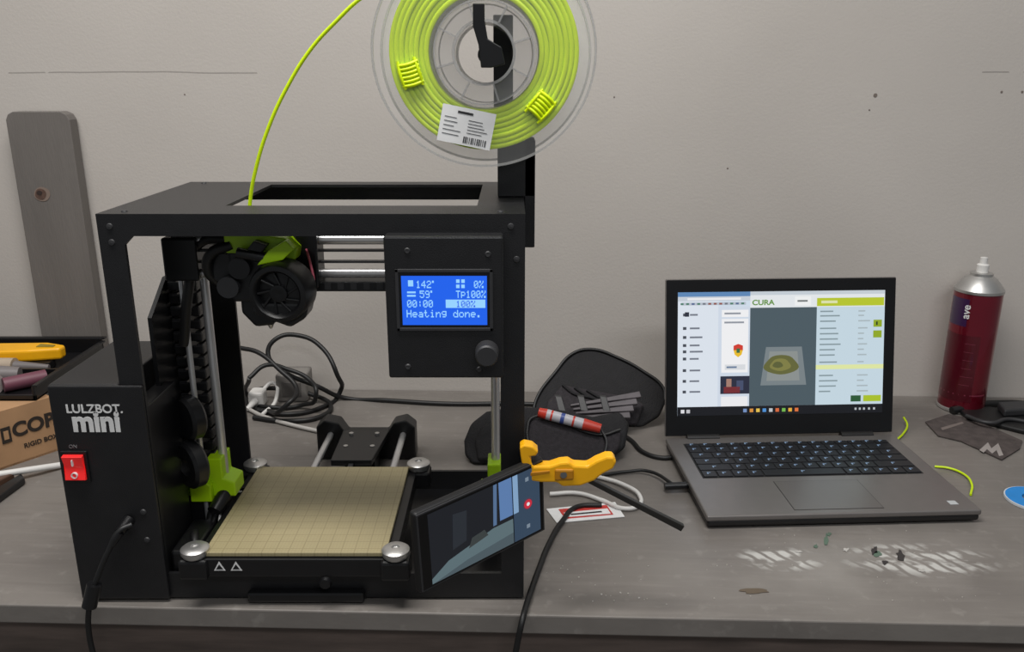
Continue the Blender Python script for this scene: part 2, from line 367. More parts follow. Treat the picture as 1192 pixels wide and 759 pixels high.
# control box
box('control_box',-0.425,-0.3605,F0-.002,0.86,0.003,0.2285,BLK,0.002)
box('control_box_face',-0.4245,-0.338,F0-.0045,F0-.0005,0.004,0.228,BLK,0.0015)
box('control_box_inner',-0.356,-0.339,F0+.005,0.80,0.006,0.205,BLK2,0.001)
text('brand_text','LULZBOT.',0.0118,WTX,(-0.384,F0-.0047,0.2055),off=0.0002,sx=0.98)
text('model_text','mini',0.0285,WTX,(-0.384,F0-.0047,0.1925),off=0.0011,sx=0.92)
box('switch_bezel',-0.4215,-0.3965,F0-.0065,F0-.004,0.132,0.164,BLK2,0.001)
RSW=mat('red_switch',(225,40,40),0.3,em=0.25)
prism('switch_rocker',[(-0.4185,F0-.0065,0.135),(-0.4185,F0-.010,0.136),(-0.4185,F0-.0075,0.148),(-0.4185,F0-.011,0.160),(-0.4185,F0-.0065,0.161)],(0.019,0,0),RSW,0.0005)
box('switch_mark_1',-0.4095,-0.4083,F0-.0115,F0-.0092,0.151,0.157,WTX,0)
lathe('switch_mark_0',[(.0022,-.0003),(.003,-.0003),(.003,.002),(.0022,.002)],(-0.409,F0-.0105,0.141),(0,1,0),WTX,20,closed=True)
text('switch_label','ON',0.005,GRYT,(-0.409,F0-.0047,0.168))
for i,(x,z) in enumerate([(-0.352,0.10),(-0.352,0.07)]): lathe('box_screw_%d'%i,[(0.0,-.0015),(.0024,-.0012),(.003,0)],(x,F0-.0045,z),(0,1,0),DGR,16)
# lcd unit
LY=0.709
box('lcd_case',-0.1095,-0.0075,LY,F0-.0002,0.241,0.369,BLK,0.002)
def X(x,y): return vy(x,y,LY).x
def Z(y): return vy(520,y,LY).z
x0=X(461,350);x1=X(574,350);z0=Z(385);z1=Z(313)
boxes('lcd_bezel',[(x0,x1,LY-.0015,LY+.001,z1-.003,z1),(x0,x1,LY-.0015,LY+.001,z0,z0+.003),(x0,x0+.003,LY-.0015,LY+.001,z0,z1),(x1-.003,x1,LY-.0015,LY+.001,z0,z1)],DGR,0.0005)
box('lcd_glass_frame',x0+.003,x1-.003,LY-.0006,LY+.001,z0+.003,z1-.003,BLK2,0)
box('lcd_blue_display',X(468,350),X(567,350),LY-.0009,LY-.0004,Z(378),Z(321),scr('lcd_blue',(24,98,240),0.95),0)
LT=scr('lcd_pixels',(150,210,255),1.0); LB=scr('lcd_blue_dark',(38,92,235),0.95)
# 5x7 dot-matrix characters
FONT={'0':["01110","10001","10011","10101","11001","10001","01110"],'1':["00100","01100","00100","00100","00100","00100","01110"],
'2':["01110","10001","00001","00110","01000","10000","11111"],'4':["00010","00110","01010","10010","11111","00010","00010"],
'5':["11111","10000","11110","00001","00001","10001","01110"],'9':["01110","10001","10001","01111","00001","00001","01110"],
':':["00000","00100","00100","00000","00100","00100","00000"],'.':["00000","00000","00000","00000","00000","01100","01100"],
'%':["11001","11001","00010","00100","01000","10011","10011"],'H':["10001","10001","10001","11111","10001","10001","10001"],
'e':["00000","00000","01110","10001","11111","10000","01110"],'a':["00000","00000","01110","00001","01111","10001","01111"],
't':["01000","01000","11100","01000","01000","01001","00110"],'i':["00100","00000","01100","00100","00100","00100","01110"],
'n':["00000","00000","10110","11001","10001","10001","10001"],'g':["00000","01111","10001","10001","01111","00001","01110"],
'd':["00001","00001","01101","10011","10001","10001","01111"],'o':["00000","00000","01110","10001","10001","10001","01110"],
'T':["11111","00100","00100","00100","00100","00100","00100"],'p':["00000","11110","10001","10001","11110","10000","10000"],
'~':["11000","11000","00000","00000","00000","00000","00000"],' ':["00000"]*7}
def dots(s,x,y,w,h,m=LT,dy=0.0):
    Lq=[]
    pw=w/6; ph=h/7
    for k,ch in enumerate(s):
        for r,row in enumerate(FONT[ch]):
            for c_,v in enumerate(row):
                if v=='1':
                    ax=x+k*w+c_*pw; ay=y+r*ph
                    Lq.append((X(ax,350),X(ax+pw*.98,350),LY-.0013-dy,LY-.0008-dy,Z(ay+ph*.98),Z(ay)))
    boxes('lcd_characters',Lq,m)
dots('142~',485,326.5,6.2,8.5); dots('59~',489,338,6.2,8.5); dots('00:00',474,349,6.2,8.5); dots('Heating done.',473,360.5,6.8,8.5)
dots('Tp100%',531,338,5.9,8.5); dots('0%',552,326.5,6,8.5)
box('lcd_progress',X(519,354),X(565,354),LY-.0012,LY-.0007,Z(358),Z(348.5),LT,0)
dots('100%',531,349.7,5.8,7.4,LB,.0003)
boxes('lcd_icons',[(X(a,b),X(c,b),LY-.0012,LY-.0007,Z(d),Z(b)) for a,b,c,d in [(475,326,481,333),(474,339,484,341),(474,343,484,345),(531,325,535,329),(537,325,541,329),(531,331,535,335),(537,331,541,335)]],LT)
kx=X(567,409);kz=Z(409)
lathe('lcd_knob',[(0,-.015),(.0085,-.015),(.0098,-.0135),(.0105,0)],(kx,LY,kz),(0,1,0),DGR,40)
for i,(a,b) in enumerate([(474,292),(568,296),(475,427),(558,430)]): lathe('lcd_screw_%d'%i,[(0,-.001),(.002,-.0012),(.0028,0)],(X(a,b),LY,Z(b)),(0,1,0),DGR,16)
# spool arm
boxes('spool_arm_bracket',[(XR+.0005,0.0225,0.83,0.872,0.335,0.44),(-0.014,0.0225,0.83,0.872,TZ+.0005,0.44)],BLK,0.001)
boxes('spool_arm_upright',[(-0.018,0.001,0.858,0.872,0.44,0.555)],BLK,0.001)
cyl('spool_axle',(-0.022,0.872,0.517),(-0.022,0.776,0.517),0.008,BLK2)
prism('spool_retainer',[(-0.0335,0.776,0.5585),(-0.0235,0.776,0.5585),(-0.0235,0.776,0.545),(-0.021,0.776,0.53),(-0.009,0.776,0.523),(-0.006,0.776,0.509),(-0.018,0.776,0.506),(-0.027,0.776,0.506),(-0.029,0.776,0.525),(-0.0335,0.776,0.54)],(0,-.007,0),BLK2,0.0008)

# ---------------------------------------------------------------- spool
SC=Vector((-0.025,0.82,0.519))
sp=group('filament_spool',SC)
CLR=mat('clear_plastic',(225,225,225),0.1,0,0.02,alpha=0.06,spec=0.6)
CLR3=mat('clear_plastic_back',(215,215,213),0.15,0,0.02,alpha=0.16,spec=0.5)
CLR2=mat('clear_plastic_edge',(180,180,178),0.2,0,0.02,alpha=0.42)
for i,(y,mm) in enumerate(((-0.030,CLR),(0.027,CLR3))):
    lathe('flange_%d'%i,[(.027,y),(.100,y),(.100,y+.002),(.027,y+.002)],SC,(0,1,0),mm,96,closed=True)
    lathe('flange_rim_%d'%i,[(.0985,y-.0012),(.1005,y-.0012),(.1005,y+.0032),(.0985,y+.0032)],SC,(0,1,0),CLR2,96,closed=True)
    lathe('hub_ring_%d'%i,[(.026,y-.002),(.0285,y-.002),(.0285,y+.004),(.026,y+.004)],SC,(0,1,0),CLR2,64,closed=True)
    lathe('hub_ring_mid_%d'%i,[(.044,y-.0015),(.0452,y-.0015),(.0452,y+.003),(.044,y+.003)],SC,(0,1,0),CLR2,64,closed=True)
lathe('hub_barrel',[(.0475,-.028),(.0488,-.028),(.0488,.027),(.0475,.027)],SC,(0,1,0),CLR3,72,closed=True)
lathe('hub_bore',[(.026,-.028),(.0272,-.028),(.0272,.027),(.026,.027)],SC,(0,1,0),CLR3,72,closed=True)
for i in range(8):
    a=i*math.pi/4+.3; d=Vector((math.cos(a),0,math.sin(a))); t=Vector((-math.sin(a),0,math.cos(a)))*.0008
    c0=SC+d*.0285+Vector((0,-.0325,0)); c1=SC+d*.044+Vector((0,-.0325,0))
    prism('spoke_%d'%i,[c0-t,c1-t,c1+t,c0+t],(0,.012,0),CLR2)
prof=[]; n=8; r0,r1=.0495,.0850; st=(r1-r0)/n
for i in range(n):
    for k in range(7):
        a=math.pi*k/6
        rr=r0+st*(i+.5)-math.cos(a)*st/2
        prof.append((rr,-.0255+0.0006*math.sin(i*2.1)-math.sin(a)*st*.24))
prof+=[(r1,.024),(r0,.024)]
lathe('wound_filament',prof,SC,(0,1,0),FILM,110,closed=True)
def tie(nm,ox,oz):
    c=SC+Vector((ox,-.0288,oz)); d=Vector((ox,0,oz)).normalized(); t=Vector((-d.z,0,d.x))
    for j in range(6):
        b=c+t*(j-2.5)*.0036
        tube(nm+'_%d'%j,[b-d*.0095,b+t*.001+Vector((0,-.0018,0)),b+d*.0095],0.0017,FIL2)
    tube(nm+'_band',[c-t*.013+d*.008,c+d*.009+Vector((0,-.0015,0)),c+t*.012+d*.008],0.0015,FIL2)
    tube(nm+'_band2',[c-t*.013-d*.007,c-d*.008+Vector((0,-.0015,0)),c+t*.012-d*.008],0.0015,FIL2)
tie('filament_tie_1',-0.066,-0.018); tie('filament_tie_2',0.051,-0.046)
ly=SC.y-0.0315
lc=vy(543,148,ly)
a=math.radians(-11.5)
ex=Vector((math.cos(a),0,math.sin(a))); ez=Vector((-math.sin(a),0,math.cos(a)))
def LQ(nm,x0,x1,z0,z1,m,o):
    prism(nm,[lc+ex*x0+ez*z0+Vector((0,-o,0)),lc+ex*x1+ez*z0+Vector((0,-o,0)),lc+ex*x1+ez*z1+Vector((0,-o,0)),lc+ex*x0+ez*z1+Vector((0,-o,0))],(0,.0003,0),m)
PAPER=mat('paper_label',(232,232,232),0.6)
LQ('spool_label',-.0245,.0245,-.0165,.0165,PAPER,0.0003)
INK=mat('ink',(40,40,42),0.6)
for j in range(5):
    LQ('label_line_a%d'%j,-.021,-.021+random.uniform(.009,.017),.006-j*.0038,.0066-j*.0038,GRYT,.0006)
    LQ('label_line_b%d'%j,.001,.001+random.uniform(.012,.02),.006-j*.0028,.0066-j*.0028,GRYT,.0006)
for j in range(12):
    LQ('barcode_%d'%j,-.001+j*.0018,-.001+j*.0018+random.choice([.0006,.0011]),-.0142,-.0085,INK,.0006)
LQ('label_head',-.010,.004,.011,.013,INK,.0006)
pts=[vy(x,y,Y) for x,y,Y in [(290,262,.80),(291,236,.80),(297,200,.80),(312,150,.802),(335,100,.805),(362,57,.808),(392,24,.81),(420,-2,.812),(460,-25,.815)]]
pts+=[SC+Vector((math.cos(t)*.0858,0,math.sin(t)*.0858)) for t in (math.radians(106),math.radians(90))]
tube('filament_strand',pts,0.0018,FILM)

# ---------------------------------------------------------------- laptop
th=math.radians(2.7)
lap=group('laptop',(0.2225,0.862,0),(0,0,th),world=False)
LAPM=mat('gunmetal_aluminium',(122,118,116),0.36,0.5,0.03,60)
LAPD=mat('laptop_side',(42,41,41),0.4,0.4)
box('base_lower',0.001,0.321,0.001,0.215,0.003,0.011,LAPD,0.003,3)
box('base_deck',0,0.322,0,0.216,0.0105,0.0175,LAPM,0.002,3)
boxes('rubber_feet',[(a,a+.03,b,b+.008,0,0.0035) for a in (.02,.27) for b in (.015,.19)],BLKR)
KX0,KX1,KY0,KY1=.020,.302,.094,.196
box('keyboard_well',KX0,KX1,KY0,KY1,0.0170,0.0177,mat('kbd_well',(20,20,22),0.6),0)
K=[]
y=KY1-.001
KM=mat('laptop_keys',(24,25,30),0.45); KG=[]
rowspec=[[1]*15,[1]*13+[1.9],[1.5]+[1]*12+[1.4],[1.8]+[1]*11+[2.1],[2.3]+[1]*10+[2.6],[1,1,1,1,5.4,1,1,1,1,1]]
hs=[.0105]+[.0175]*5
tot=sum(hs); sc_=(KY1-KY0-.002)/tot
for spec,h in zip(rowspec,hs):
    h*=sc_; s=(KX1-KX0-.002)/sum(spec); x=KX0+.001
    for w in spec:
        ww=w*s
        K.append((x+.0011,x+ww-.0011,y-h+.0011,y-.0011,0.0176,0.0192))
        cx=x+ww/2; cy=y-h/2
        KG.append((cx-.0026,cx-.0012,cy-.0015,cy+.0028,0.0190,0.01935)); KG.append((cx-.0026,cx+.0022,cy+.0018,cy+.0028,0.0190,0.01935))
        x+=ww
    y-=h
boxes('keys',K,KM,0.0005)
boxes('key_legends',KG,scr('key_legend',(150,180,215),0.6))
boxes('touchpad_groove',[(.1045,.2105,.0095,.0815,.0174,.0177)],LAPD)
boxes('touchpad',[(.1052,.2098,.0102,.0808,.0175,.0179)],mat('touchpad',(112,108,106),0.3,0.4,0.03))
boxes('sticker',[(.292,.302,.014,.023,.0174,.0178)],mat('sticker',(175,178,180),0.4))
cyl('hinge_1',(.03,.2165,.0165),(.075,.2165,.0165),.0055,LAPD,20); cyl('hinge_2',(.247,.2165,.0165),(.292,.2165,.0165),.0055,LAPD,20)
lid=group('lid',(0,.217,.018),(math.radians(78),0,0),world=False,parent=lap)
box('lid_back',0,.322,0.001,.219,-.007,-.0015,LAPM,.002,3)
box('lid_bezel',0.001,.321,0.002,.218,-.0025,0,mat('glossy_bezel',(13,13,15),0.25),.0008)
DX0,DX1,DY0,DY1=.0165,.3055,.030,.201
def sx(x): return DX0+(x-789)/(1031-789)*(DX1-DX0)
def sy(y): return DY1-(y-346)/(484-346)*(DY1-DY0)
SM={}
def q(x0,y0,x1,y1,rgb,l=1,nm='screen_part',em=0.88):
    k=(rgb,em)
    if k not in SM: SM[k]=scr('screen_%d_%d_%d'%rgb,rgb,em)
    z=.0002+.00012*l
    return mk(nm,[(sx(x0),sy(y1),z),(sx(x1),sy(y1),z),(sx(x1),sy(y0),z),(sx(x0),sy(y0),z)],[(0,1,2,3)],SM[k])
q(789,346,1031,484,(216,230,244),0,'display')
q(789,346,873,351,(96,140,190)); q(789,351,873,356,(206,214,224)); q(800,352.5,862,354.8,(245,245,248),2)
q(789,356,836,474,(228,236,246)); q(836,362,873,474,(216,226,240))
q(793,357.5,868,360.5,(190,198,210),2)
for i in range(12): q(792+i*6.4,358,795.5+i*6.4,360,random.choice([(90,110,150),(150,90,80),(80,130,110),(120,125,135)]),3)
for yy in (371,386,396,405,412,420,433,445,457): q(795,yy-1.6,799,yy+1.6,(70,75,85),2); q(803,yy-1,803+random.uniform(9,17),yy+1,(120,126,138),2)
q(797,368,802,373,(40,45,60),3)
q(840,366,871,374,(250,250,252),2); q(843,369,862,371,(150,155,165),3)
q(840,376,871,436,(250,250,252),2); q(843,379,866,381,(150,155,165),3)
def poly(pts,rgb,z): mk('screen_shape',[(sx(a),sy(b),z) for a,b in pts],[tuple(range(len(pts)))],scr('screen_c_%d_%d_%d'%rgb,rgb,.9))
poly([(854,406),(859.5,404),(865,406),(865,411),(854,411)],(215,60,45),.0006)
poly([(854,411),(865,411),(863.5,416),(859.5,419),(855.5,416)],(240,195,40),.0006)
poly([(857.5,409),(861.5,409),(861.5,414),(857.5,414)],(60,110,70),.0007)
q(844,427,868,433,(225,228,232),3); q(846,429,858,431,(110,130,160),4)
q(839,440,873,460,(38,42,62),3); q(846,443,852,452,(170,130,115),4); q(843,452,862,459,(120,40,45),4); q(858,445,866,456,(70,80,110),4)
q(840,463,871,474,(245,245,248),3)
q(873,346,1031,364,(236,240,243),2); q(873,346,1031,350,(205,214,222),3)
text('app_title','CURA',.0100,scr('screen_title',(100,150,60),.9),(sx(888),sy(358.5),.0008),rot=(0,0,0),ext=0,off=.0003,sx=1.15)
q(925,352,944,362,(248,250,250),3); q(928,356,940,358,(120,125,125),4)
q(951,354,1030,363,(190,205,40),4); q(956,357,975,360,(230,235,180),5)
q(873,364,951,474,(76,92,100),3)
mk('buildplate_view',[(sx(886),sy(451),.00075),(sx(940),sy(451),.00075),(sx(934),sy(408),.00075),(sx(892),sy(408),.00075)],[(0,1,2,3)],scr('screen_plate',(126,136,140),.85))
mk('buildplate_sheet',[(sx(893),sy(446),.0009),(sx(932),sy(446),.0009),(sx(929),sy(413),.0009),(sx(896),sy(413),.0009)],[(0,1,2,3)],scr('screen_plate2',(146,152,150),.85))
def blob(cx,cy,rx,ry,rgb,z):
    V=[(sx(cx+rx*math.cos(t)*(1+.12*math.sin(3*t))),sy(cy+ry*math.sin(t)),z) for t in [2*math.pi*i/24 for i in range(24)]]
    mk('model_view',V,[tuple(range(24))],scr('screen_model',rgb,.85))
blob(910,428,20,11,(104,106,56),.00102); blob(909,428,12,7,(134,132,70),.00112); blob(906,428,6,3.5,(96,100,54),.00122)
q(951,364,1031,474,(204,223,234),3)
for yy in (369,374,380,388,394,400,406,412,418,426,441,447,453,459): q(955,yy-.8,955+random.uniform(12,26),yy+.8,(140,158,165),4); q(1000,yy-.8,1000+random.uniform(6,14),yy+.8,(176,190,196),4)
q(951,429,1031,434,(232,240,170),4)
q(1018,379,1028,387,(150,175,30),5); q(1018,391,1028,399,(150,175,30),5); q(1021,381,1023,385,(40,60,20),6)
q(993,464,1005,471,(40,90,50),5); q(1008,464,1029,471,(176,200,36),5)
q(789,474,1031,484,(12,14,20),4)
for i,c in enumerate([(230,230,235),(200,200,205),(120,150,200),(225,150,60),(240,200,80),(80,150,220),(200,205,210),(225,110,60),(120,190,80),(240,180,60),(235,120,60)]):
    x=793+i*6.5 if i<2 else 866+i*7.6-15
    q(x,477,x+4.2,481,c,5)
for x in (998,1003,1008,1014,1020): q(x,478,x+2.4,480.5,(190,195,200),5)

# ---------------------------------------------------------------- spray can
cc=Vector((0.703,1.236,0))
group('spray_can',cc)
CANM=mat('maroon_can',(118,14,36),0.2,0.6,0.08,20,coat=.7)
lathe('can_body',[(.031,0),(.0335,.003),(.0335,.186),(.032,.190)],cc,(0,0,1),CANM)
lathe('can_base_rim',[(.032,0.0),(.0345,.001),(.0345,.004),(.0335,.006)],cc,(0,0,1),ALU)
lathe('can_dome',[(.0345,.188),(.0345,.192),(.030,.198),(.023,.207),(.016,.212),(.016,.216),(.012,.217),(0,.217)],cc,(0,0,1),ALU)
lathe('can_nozzle',[(.008,.216),(.0085,.228),(.0055,.230),(.005,.239),(0,.240)],cc,(0,0,1),WHT,24)
def wrap(nm,a0,a1,z0,z1,m,r=.0337,n=10):
    V=[];F=[]
    for i in range(n+1):
        a=math.radians(a0+(a1-a0)*i/n)
        V+=[(cc.x+math.cos(a)*r,cc.y+math.sin(a)*r,z0),(cc.x+math.cos(a)*r,cc.y+math.sin(a)*r,z1)]
    for i in range(n): F.append((2*i,2*i+2,2*i+3,2*i+1))
    mk(nm,V,F,m,smooth=True)
PK=mat('can_label_pink',(140,60,78),.3,.3)
wrap('label_blue',165,224,.138,.180,mat('can_label_blue',(52,24,66),.3,coat=.5))
wrap('label_dark',165,262,.02,.125,mat('can_label_dark',(88,10,28),.3,.4,coat=.5))
wrap('label_stripe_low',165,300,.030,.032,PK)
def cantext(b,adeg,z,s,m,off):
    a=math.radians(adeg)
    R=Matrix.Rotation(a+math.pi/2,3,'Z')@Matrix.Rotation(math.pi/2,3,'X')@Matrix.Rotation(math.pi/2,3,'Z')
    text('can_text',b,s,m,(cc.x+math.cos(a)*.0340,cc.y+math.sin(a)*.0340,z),rot=R.to_euler(),off=off)
cantext('ave',220,.161,.016,WTX,.0002)
for j in range(6):
    wrap('can_print_%d'%j,228,250+random.uniform(0,8),.112-j*.013,.1126-j*.013,PK,r=.0339,n=6)

# ---------------------------------------------------------------- smartphone
p0=Vector((-.0765,.617,.081)); p1=Vector((.032,.710,.088)); d=p1-p0
rz=math.atan2(d.y,d.x); ry=-math.asin(d.z/d.length)
group('smartphone',p0,(0,ry,rz),world=False)
PL=d.length
box('phone_case',0,PL,0,.0095,0,.077,BLKR,.003,4)
box('phone_rim',.0015,PL-.0015,-.0003,.002,.0015,.0755,DGR,.0006)
box('phone_glass',.003,PL-.003,-.0005,.001,.003,.074,mat('phone_glass',(8,8,10),0.08),.0003)
def pq(nm,pts,rgb,l,em=.8):
    mk(nm,[(x,-.0006-.0001*l,z) for x,z in pts],[tuple(range(len(pts)))],scr('ph_'+nm,rgb,em))
pq('preview',[(.012,.005),(.103,.005),(.103,.072),(.012,.072)],(24,27,33),0)
pq('preview_light',[(.012,.010),(.030,.020),(.080,.030),(.103,.030),(.103,.010),(.012,.005)],(98,118,124),1)
pq('preview_light2',[(.012,.005),(.103,.005),(.103,.016),(.05,.012)],(80,95,102),2)
pq('preview_dark',[(.035,.028),(.050,.031),(.052,.060),(.037,.062)],(40,45,52),2)
pq('preview_bed',[(.052,.022),(.074,.026),(.070,.033),(.056,.031)],(60,66,66),2)
pq('preview_frame',[(.080,.032),(.084,.032),(.086,.072),(.082,.072)],(90,118,156),2)
pq('preview_wall',[(.088,.034),(.103,.034),(.103,.072),(.088,.072)],(98,134,186),1)
pq('sidebar',[(.104,.005),(.136,.005),(.136,.072),(.104,.072)],(54,74,96),1)
pq('sidebar_hi',[(.104,.034),(.110,.034),(.110,.072),(.104,.072)],(140,175,212),2)
pq('icon_1',[(.119,.061),(.123,.061),(.123,.065),(.119,.065)],(130,145,160),2)
pq('icon_2',[(.119,.013),(.123,.013),(.123,.017),(.119,.017)],(130,145,160),2)
cyl('record_ring',(.121,-.0007,.038),(.121,-.0011,.038),.0056,scr('ph_ring',(90,60,80),.8),24)
cyl('record_button',(.121,-.0009,.038),(.121,-.0014,.038),.0045,scr('ph_rec',(205,40,60),.9),24)
cyl('stop_dot',(.121,-.0013,.038),(.121,-.0016,.038),.0018,scr('ph_dot',(230,230,235),.9),12)

# ---------------------------------------------------------------- trigger clamp
group('bar_clamp',(0.06,0.70,0.13))
CY=0.697
C=[vy(x,y,CY) for x,y in [(607,548),(622,543),(640,543),(652,539),(662,538),(668,542),(684,543),(694,537),(706,532),(714,532),(718,538),(714,546),(702,552),(692,560),(676,566),(655,567),(648,562),(630,562),(609,559)]]
prism('clamp_body',C,(0,.014,0),YEL,.002)
C=[vy(x,y,CY) for x,y in [(606,531),(605,521),(610,518),(620,520),(627,526),(624,531),(617,532),(619,540),(625,548),(613,550),(608,542)]]
prism('clamp_jaw',C,(0,.014,0),YEL,.0015)
C=[vy(x,y,CY-.001) for x,y in [(612,551),(640,548),(640,551),(613,555)]]
prism('clamp_groove',C,(0,.002,0),mat('dark_orange_plastic',(180,120,12),.45),.0004)
C=[vy(x,y,CY-.002) for x,y in [(646,547),(668,547),(668,559),(646,560)]]
prism('clamp_slide_block',C,(0,.018,0),mat('dark_orange_plastic',(190,130,15),.45),.0015)
cyl('clamp_pivot',vy(656,553,CY-.003),vy(656,553,CY+.002),.003,DGR,16)
C=[vy(x,y,CY+.004) for x,y in [(676,558),(681,555),(797,613),(793,619)]]
prism('clamp_bar',C,(0,.006,0),mat('dark_steel_bar',(62,60,58),.4,.7),.0006)
bz=vy(612,540,.715)
box('clamp_pad_rear',bz.x-.004,bz.x+.012,.7105,.7279,bz.z-.008,bz.z+.008,BLKR,.002)

# ---------------------------------------------------------------- cables
group('power_cord',(-0.37,0.71,0.05))
tube('cord',[(-0.359,.712,.093),vy(140,617,.706),vy(127,640,.700),vy(116,665,.696),vy(107,692,.692),vy(103,715,.690),vy(104,740,.69),vy(112,775,.69),vy(125,850,.70)],.0026,BLKR)
cyl('plug',vy(150,606,.7225),vy(139,620,.706),.0058,BLK2,20,.0045)
cyl('strain_relief',vy(139,620,.706),vy(130,635,.7015),.0042,BLK2,16,.003)
cyl('ferrite',vy(110,680,.6935),vy(104,706,.6905),.0068,BLK2,20)
group('usb_cable',(0.03,0.8,0))
tube('cord',[hz(700,588,.004),hz(672,590,.004),hz(655,606,.004),hz(638,635,.004),hz(628,660,.004),hz(619,685,.004),hz(613,703,.004),vy(608,722,.694),vy(603,745,.690),vy(598,775,.69),vy(592,850,.70)],.003,BLKR)
group('white_cable',(0.1,0.9,0))
tube('cord',[hz(640,575,.004),hz(672,574,.004),hz(700,582,.004),hz(728,592,.004),hz(744,588,.004),hz(744,576,.006),hz(730,566,.006),hz(700,556,.004),hz(675,552,.004),hz(655,556,.004)],.0026,WHT)
group('laptop_charger_cable',(0.2,1.0,0))
e=Vector((.2205,.955,.009))
tube('cord',[hz(640,545,.003),hz(690,553,.003),hz(730,549,.004),hz(752,548,.006),Vector((.205,.953,.0085))],.0022,BLKR)
cyl('connector',(.190,.953,.0085),e,.0046,BLK2,16)
tube('cord_rear',[hz(715,500,.003),hz(735,513,.003),hz(750,527,.003),hz(770,533,.003),hz(785,532,.004)],.0032,BLKR)
group('coiled_power_cable',(-0.35,1.18,0))
tube('loop_1',[hz(300,478,.004),hz(340,482,.004),hz(375,474,.004),hz(395,458,.01),vy(392,435,1.24),vy(375,405,1.26),vy(350,391,1.27),vy(322,394,1.26),vy(312,412,1.25),vy(330,432,1.24),vy(370,450,1.24),hz(400,463,.004),hz(450,466,.004),hz(520,470,.004),hz(600,470,.004),hz(660,472,.004)],.0036,BLKR)
tube('loop_2',[vy(280,405,1.25),vy(300,410,1.24),vy(325,430,1.22),vy(345,452,1.20),vy(335,470,1.16),hz(310,478,.004),hz(288,470,.004),hz(292,458,.012),hz(325,452,.02),hz(365,460,.01),hz(385,472,.005),hz(370,486,.004),hz(330,490,.004),hz(295,486,.004)],.0036,BLKR)
tube('loop_3',[vy(290,440,1.2),vy(310,425,1.22),vy(335,430,1.23),vy(360,442,1.22),vy(368,458,1.2),hz(350,472,.006),hz(315,474,.008),hz(292,465,.01),vy(290,440,1.2)],.0034,BLKR)
tube('loop_white',[hz(285,474,.004),hz(310,486,.004),hz(345,496,.004),hz(385,505,.004)],.003,mat('grey_cable',(175,172,168),.5))
group('power_adapter',(-0.33,1.22,0))
box('adapter_body',-0.374,-0.325,1.255,1.30,0,.046,mat('grey_adapter',(128,124,120),.5),.004,3)
box('adapter_socket',-0.365,-0.334,1.2535,1.256,.010,.034,mat('adapter_face',(104,100,97),.5),.001)
group('white_plug',(-0.38,1.2,0))
c=hz(300,462,.014)
box('plug_body',c.x-.012,c.x+.012,c.y-.014,c.y+.014,0,.026,WHT,.005,3)
cyl('plug_neck',(c.x,c.y-.012,.012),(c.x-.008,c.y-.032,.006),.006,WHT,16,.003)
tube('plug_cord',[(c.x+.004,c.y+.01,.02),(c.x+.02,c.y+.02,.03),(c.x+.03,c.y-.005,.012),(c.x+.02,c.y-.05,.004)],.003,WHT)

# ---------------------------------------------------------------- tool pouch
FAB=mat('black_nylon_fabric',(21,20,23),0.8,0,0.25,60,0.6,500)
FAB2=mat('black_mesh_pocket',(42,38,42),0.85,0,0.3,200,0.6,700)
group('tool_pouch',(0.12,1.1,0))
pt=(0,1.14,0); nn=Vector((0,-.1,.08)).normalized()
def soft(nm,pix,pt,nn,depth,m,bev):
    P3=[pl(x,y,pt,nn) for x,y in pix]
    o=prism(nm,P3,-Vector(nn)*depth,m,bev,4)
    for v in o.data.vertices: v.co.z=max(v.co.z,.0015)
    for p in o.data.polygons: p.use_smooth=True
    return o
soft('back_flap',[(616,497),(622,466),(645,432),(668,409),(690,405),(718,414),(748,430),(773,450),(776,466),(768,484),(748,497)],pt,nn,.012,FAB,.005)
tube('flap_piping',[pl(x,y,pt,nn)+nn*.001 for x,y in [(620,492),(624,466),(646,434),(668,411),(690,407),(718,416),(748,432),(772,452),(774,466)]],.0024,BLKR)
soft('flap_pocket',[(632,494),(638,466),(655,447),(680,452),(735,462),(750,470),(742,494)],(0,1.13,0),nn,.01,FAB2,.004)
for i in range(3):
    tube('flap_fold_%d'%i,[pl(x,y,(0,1.128,0),nn) for x,y in [(655+i*14,448+i*3),(668+i*16,458+i*3),(690+i*14,463+i*5)]],.0022,FAB)
nf=Vector((0,-.06,.055)).normalized()
soft('front_body',[(541,530),(540,512),(548,492),(566,478),(600,472),(640,474),(690,484),(722,478),(733,492),(728,520),(704,543),(640,543),(580,541),(550,541)],(0,1.022,0),nf,.038,FAB,.012)
soft('front_pocket',[(618,538),(612,506),(618,486),(650,492),(700,506),(724,500),(722,520),(702,542),(660,543)],(0,1.012,0),nf,.012,FAB2,.005)
soft('side_pocket',[(556,536),(552,512),(562,494),(584,486),(598,492),(600,534)],(0,1.014,0),nf,.012,FAB,.005)
tube('front_piping',[pl(x,y,(0,1.010,0),nf) for x,y in [(616,520),(614,500),(620,486),(652,492),(700,506),(722,500)]],.0022,BLKR)
for i in range(4):
    a_=pl(664+i*3,474+i*4.5,(0,1.10,0),nn); b_=pl(745-i*4,461+i*8,(0,1.10,0),nn)
    dd=(b_-a_).normalized(); nrm=Vector((0,-.6,.8)); s_=dd.cross(nrm).normalized()*.005
    prism('grey_tool_%d'%i,[a_-s_*.3,a_+s_*.3,b_+s_,b_-s_],nrm*.006,mat('grey_cloth_tool',(84,79,83),.6,0,.2,50),.001)
for i in range(3):
    x=650+i*26
    prism('pocket_tool_%d'%i,[pl(x,478,(0,1.04,0),nf),pl(x+9,479,(0,1.04,0),nf),pl(x+4,462,(0,1.04,0),nf),pl(x-4,461,(0,1.04,0),nf)],(0,.006,0),DGR,.001)
tube('zip_pull',[pl(700,500,(0,1.008,0),nf),pl(706,514,(0,1.004,0),nf),pl(704,528,(0,1.004,0),nf)],.0018,DGR)
group('red_white_marker',(0.07,1.04,.07))
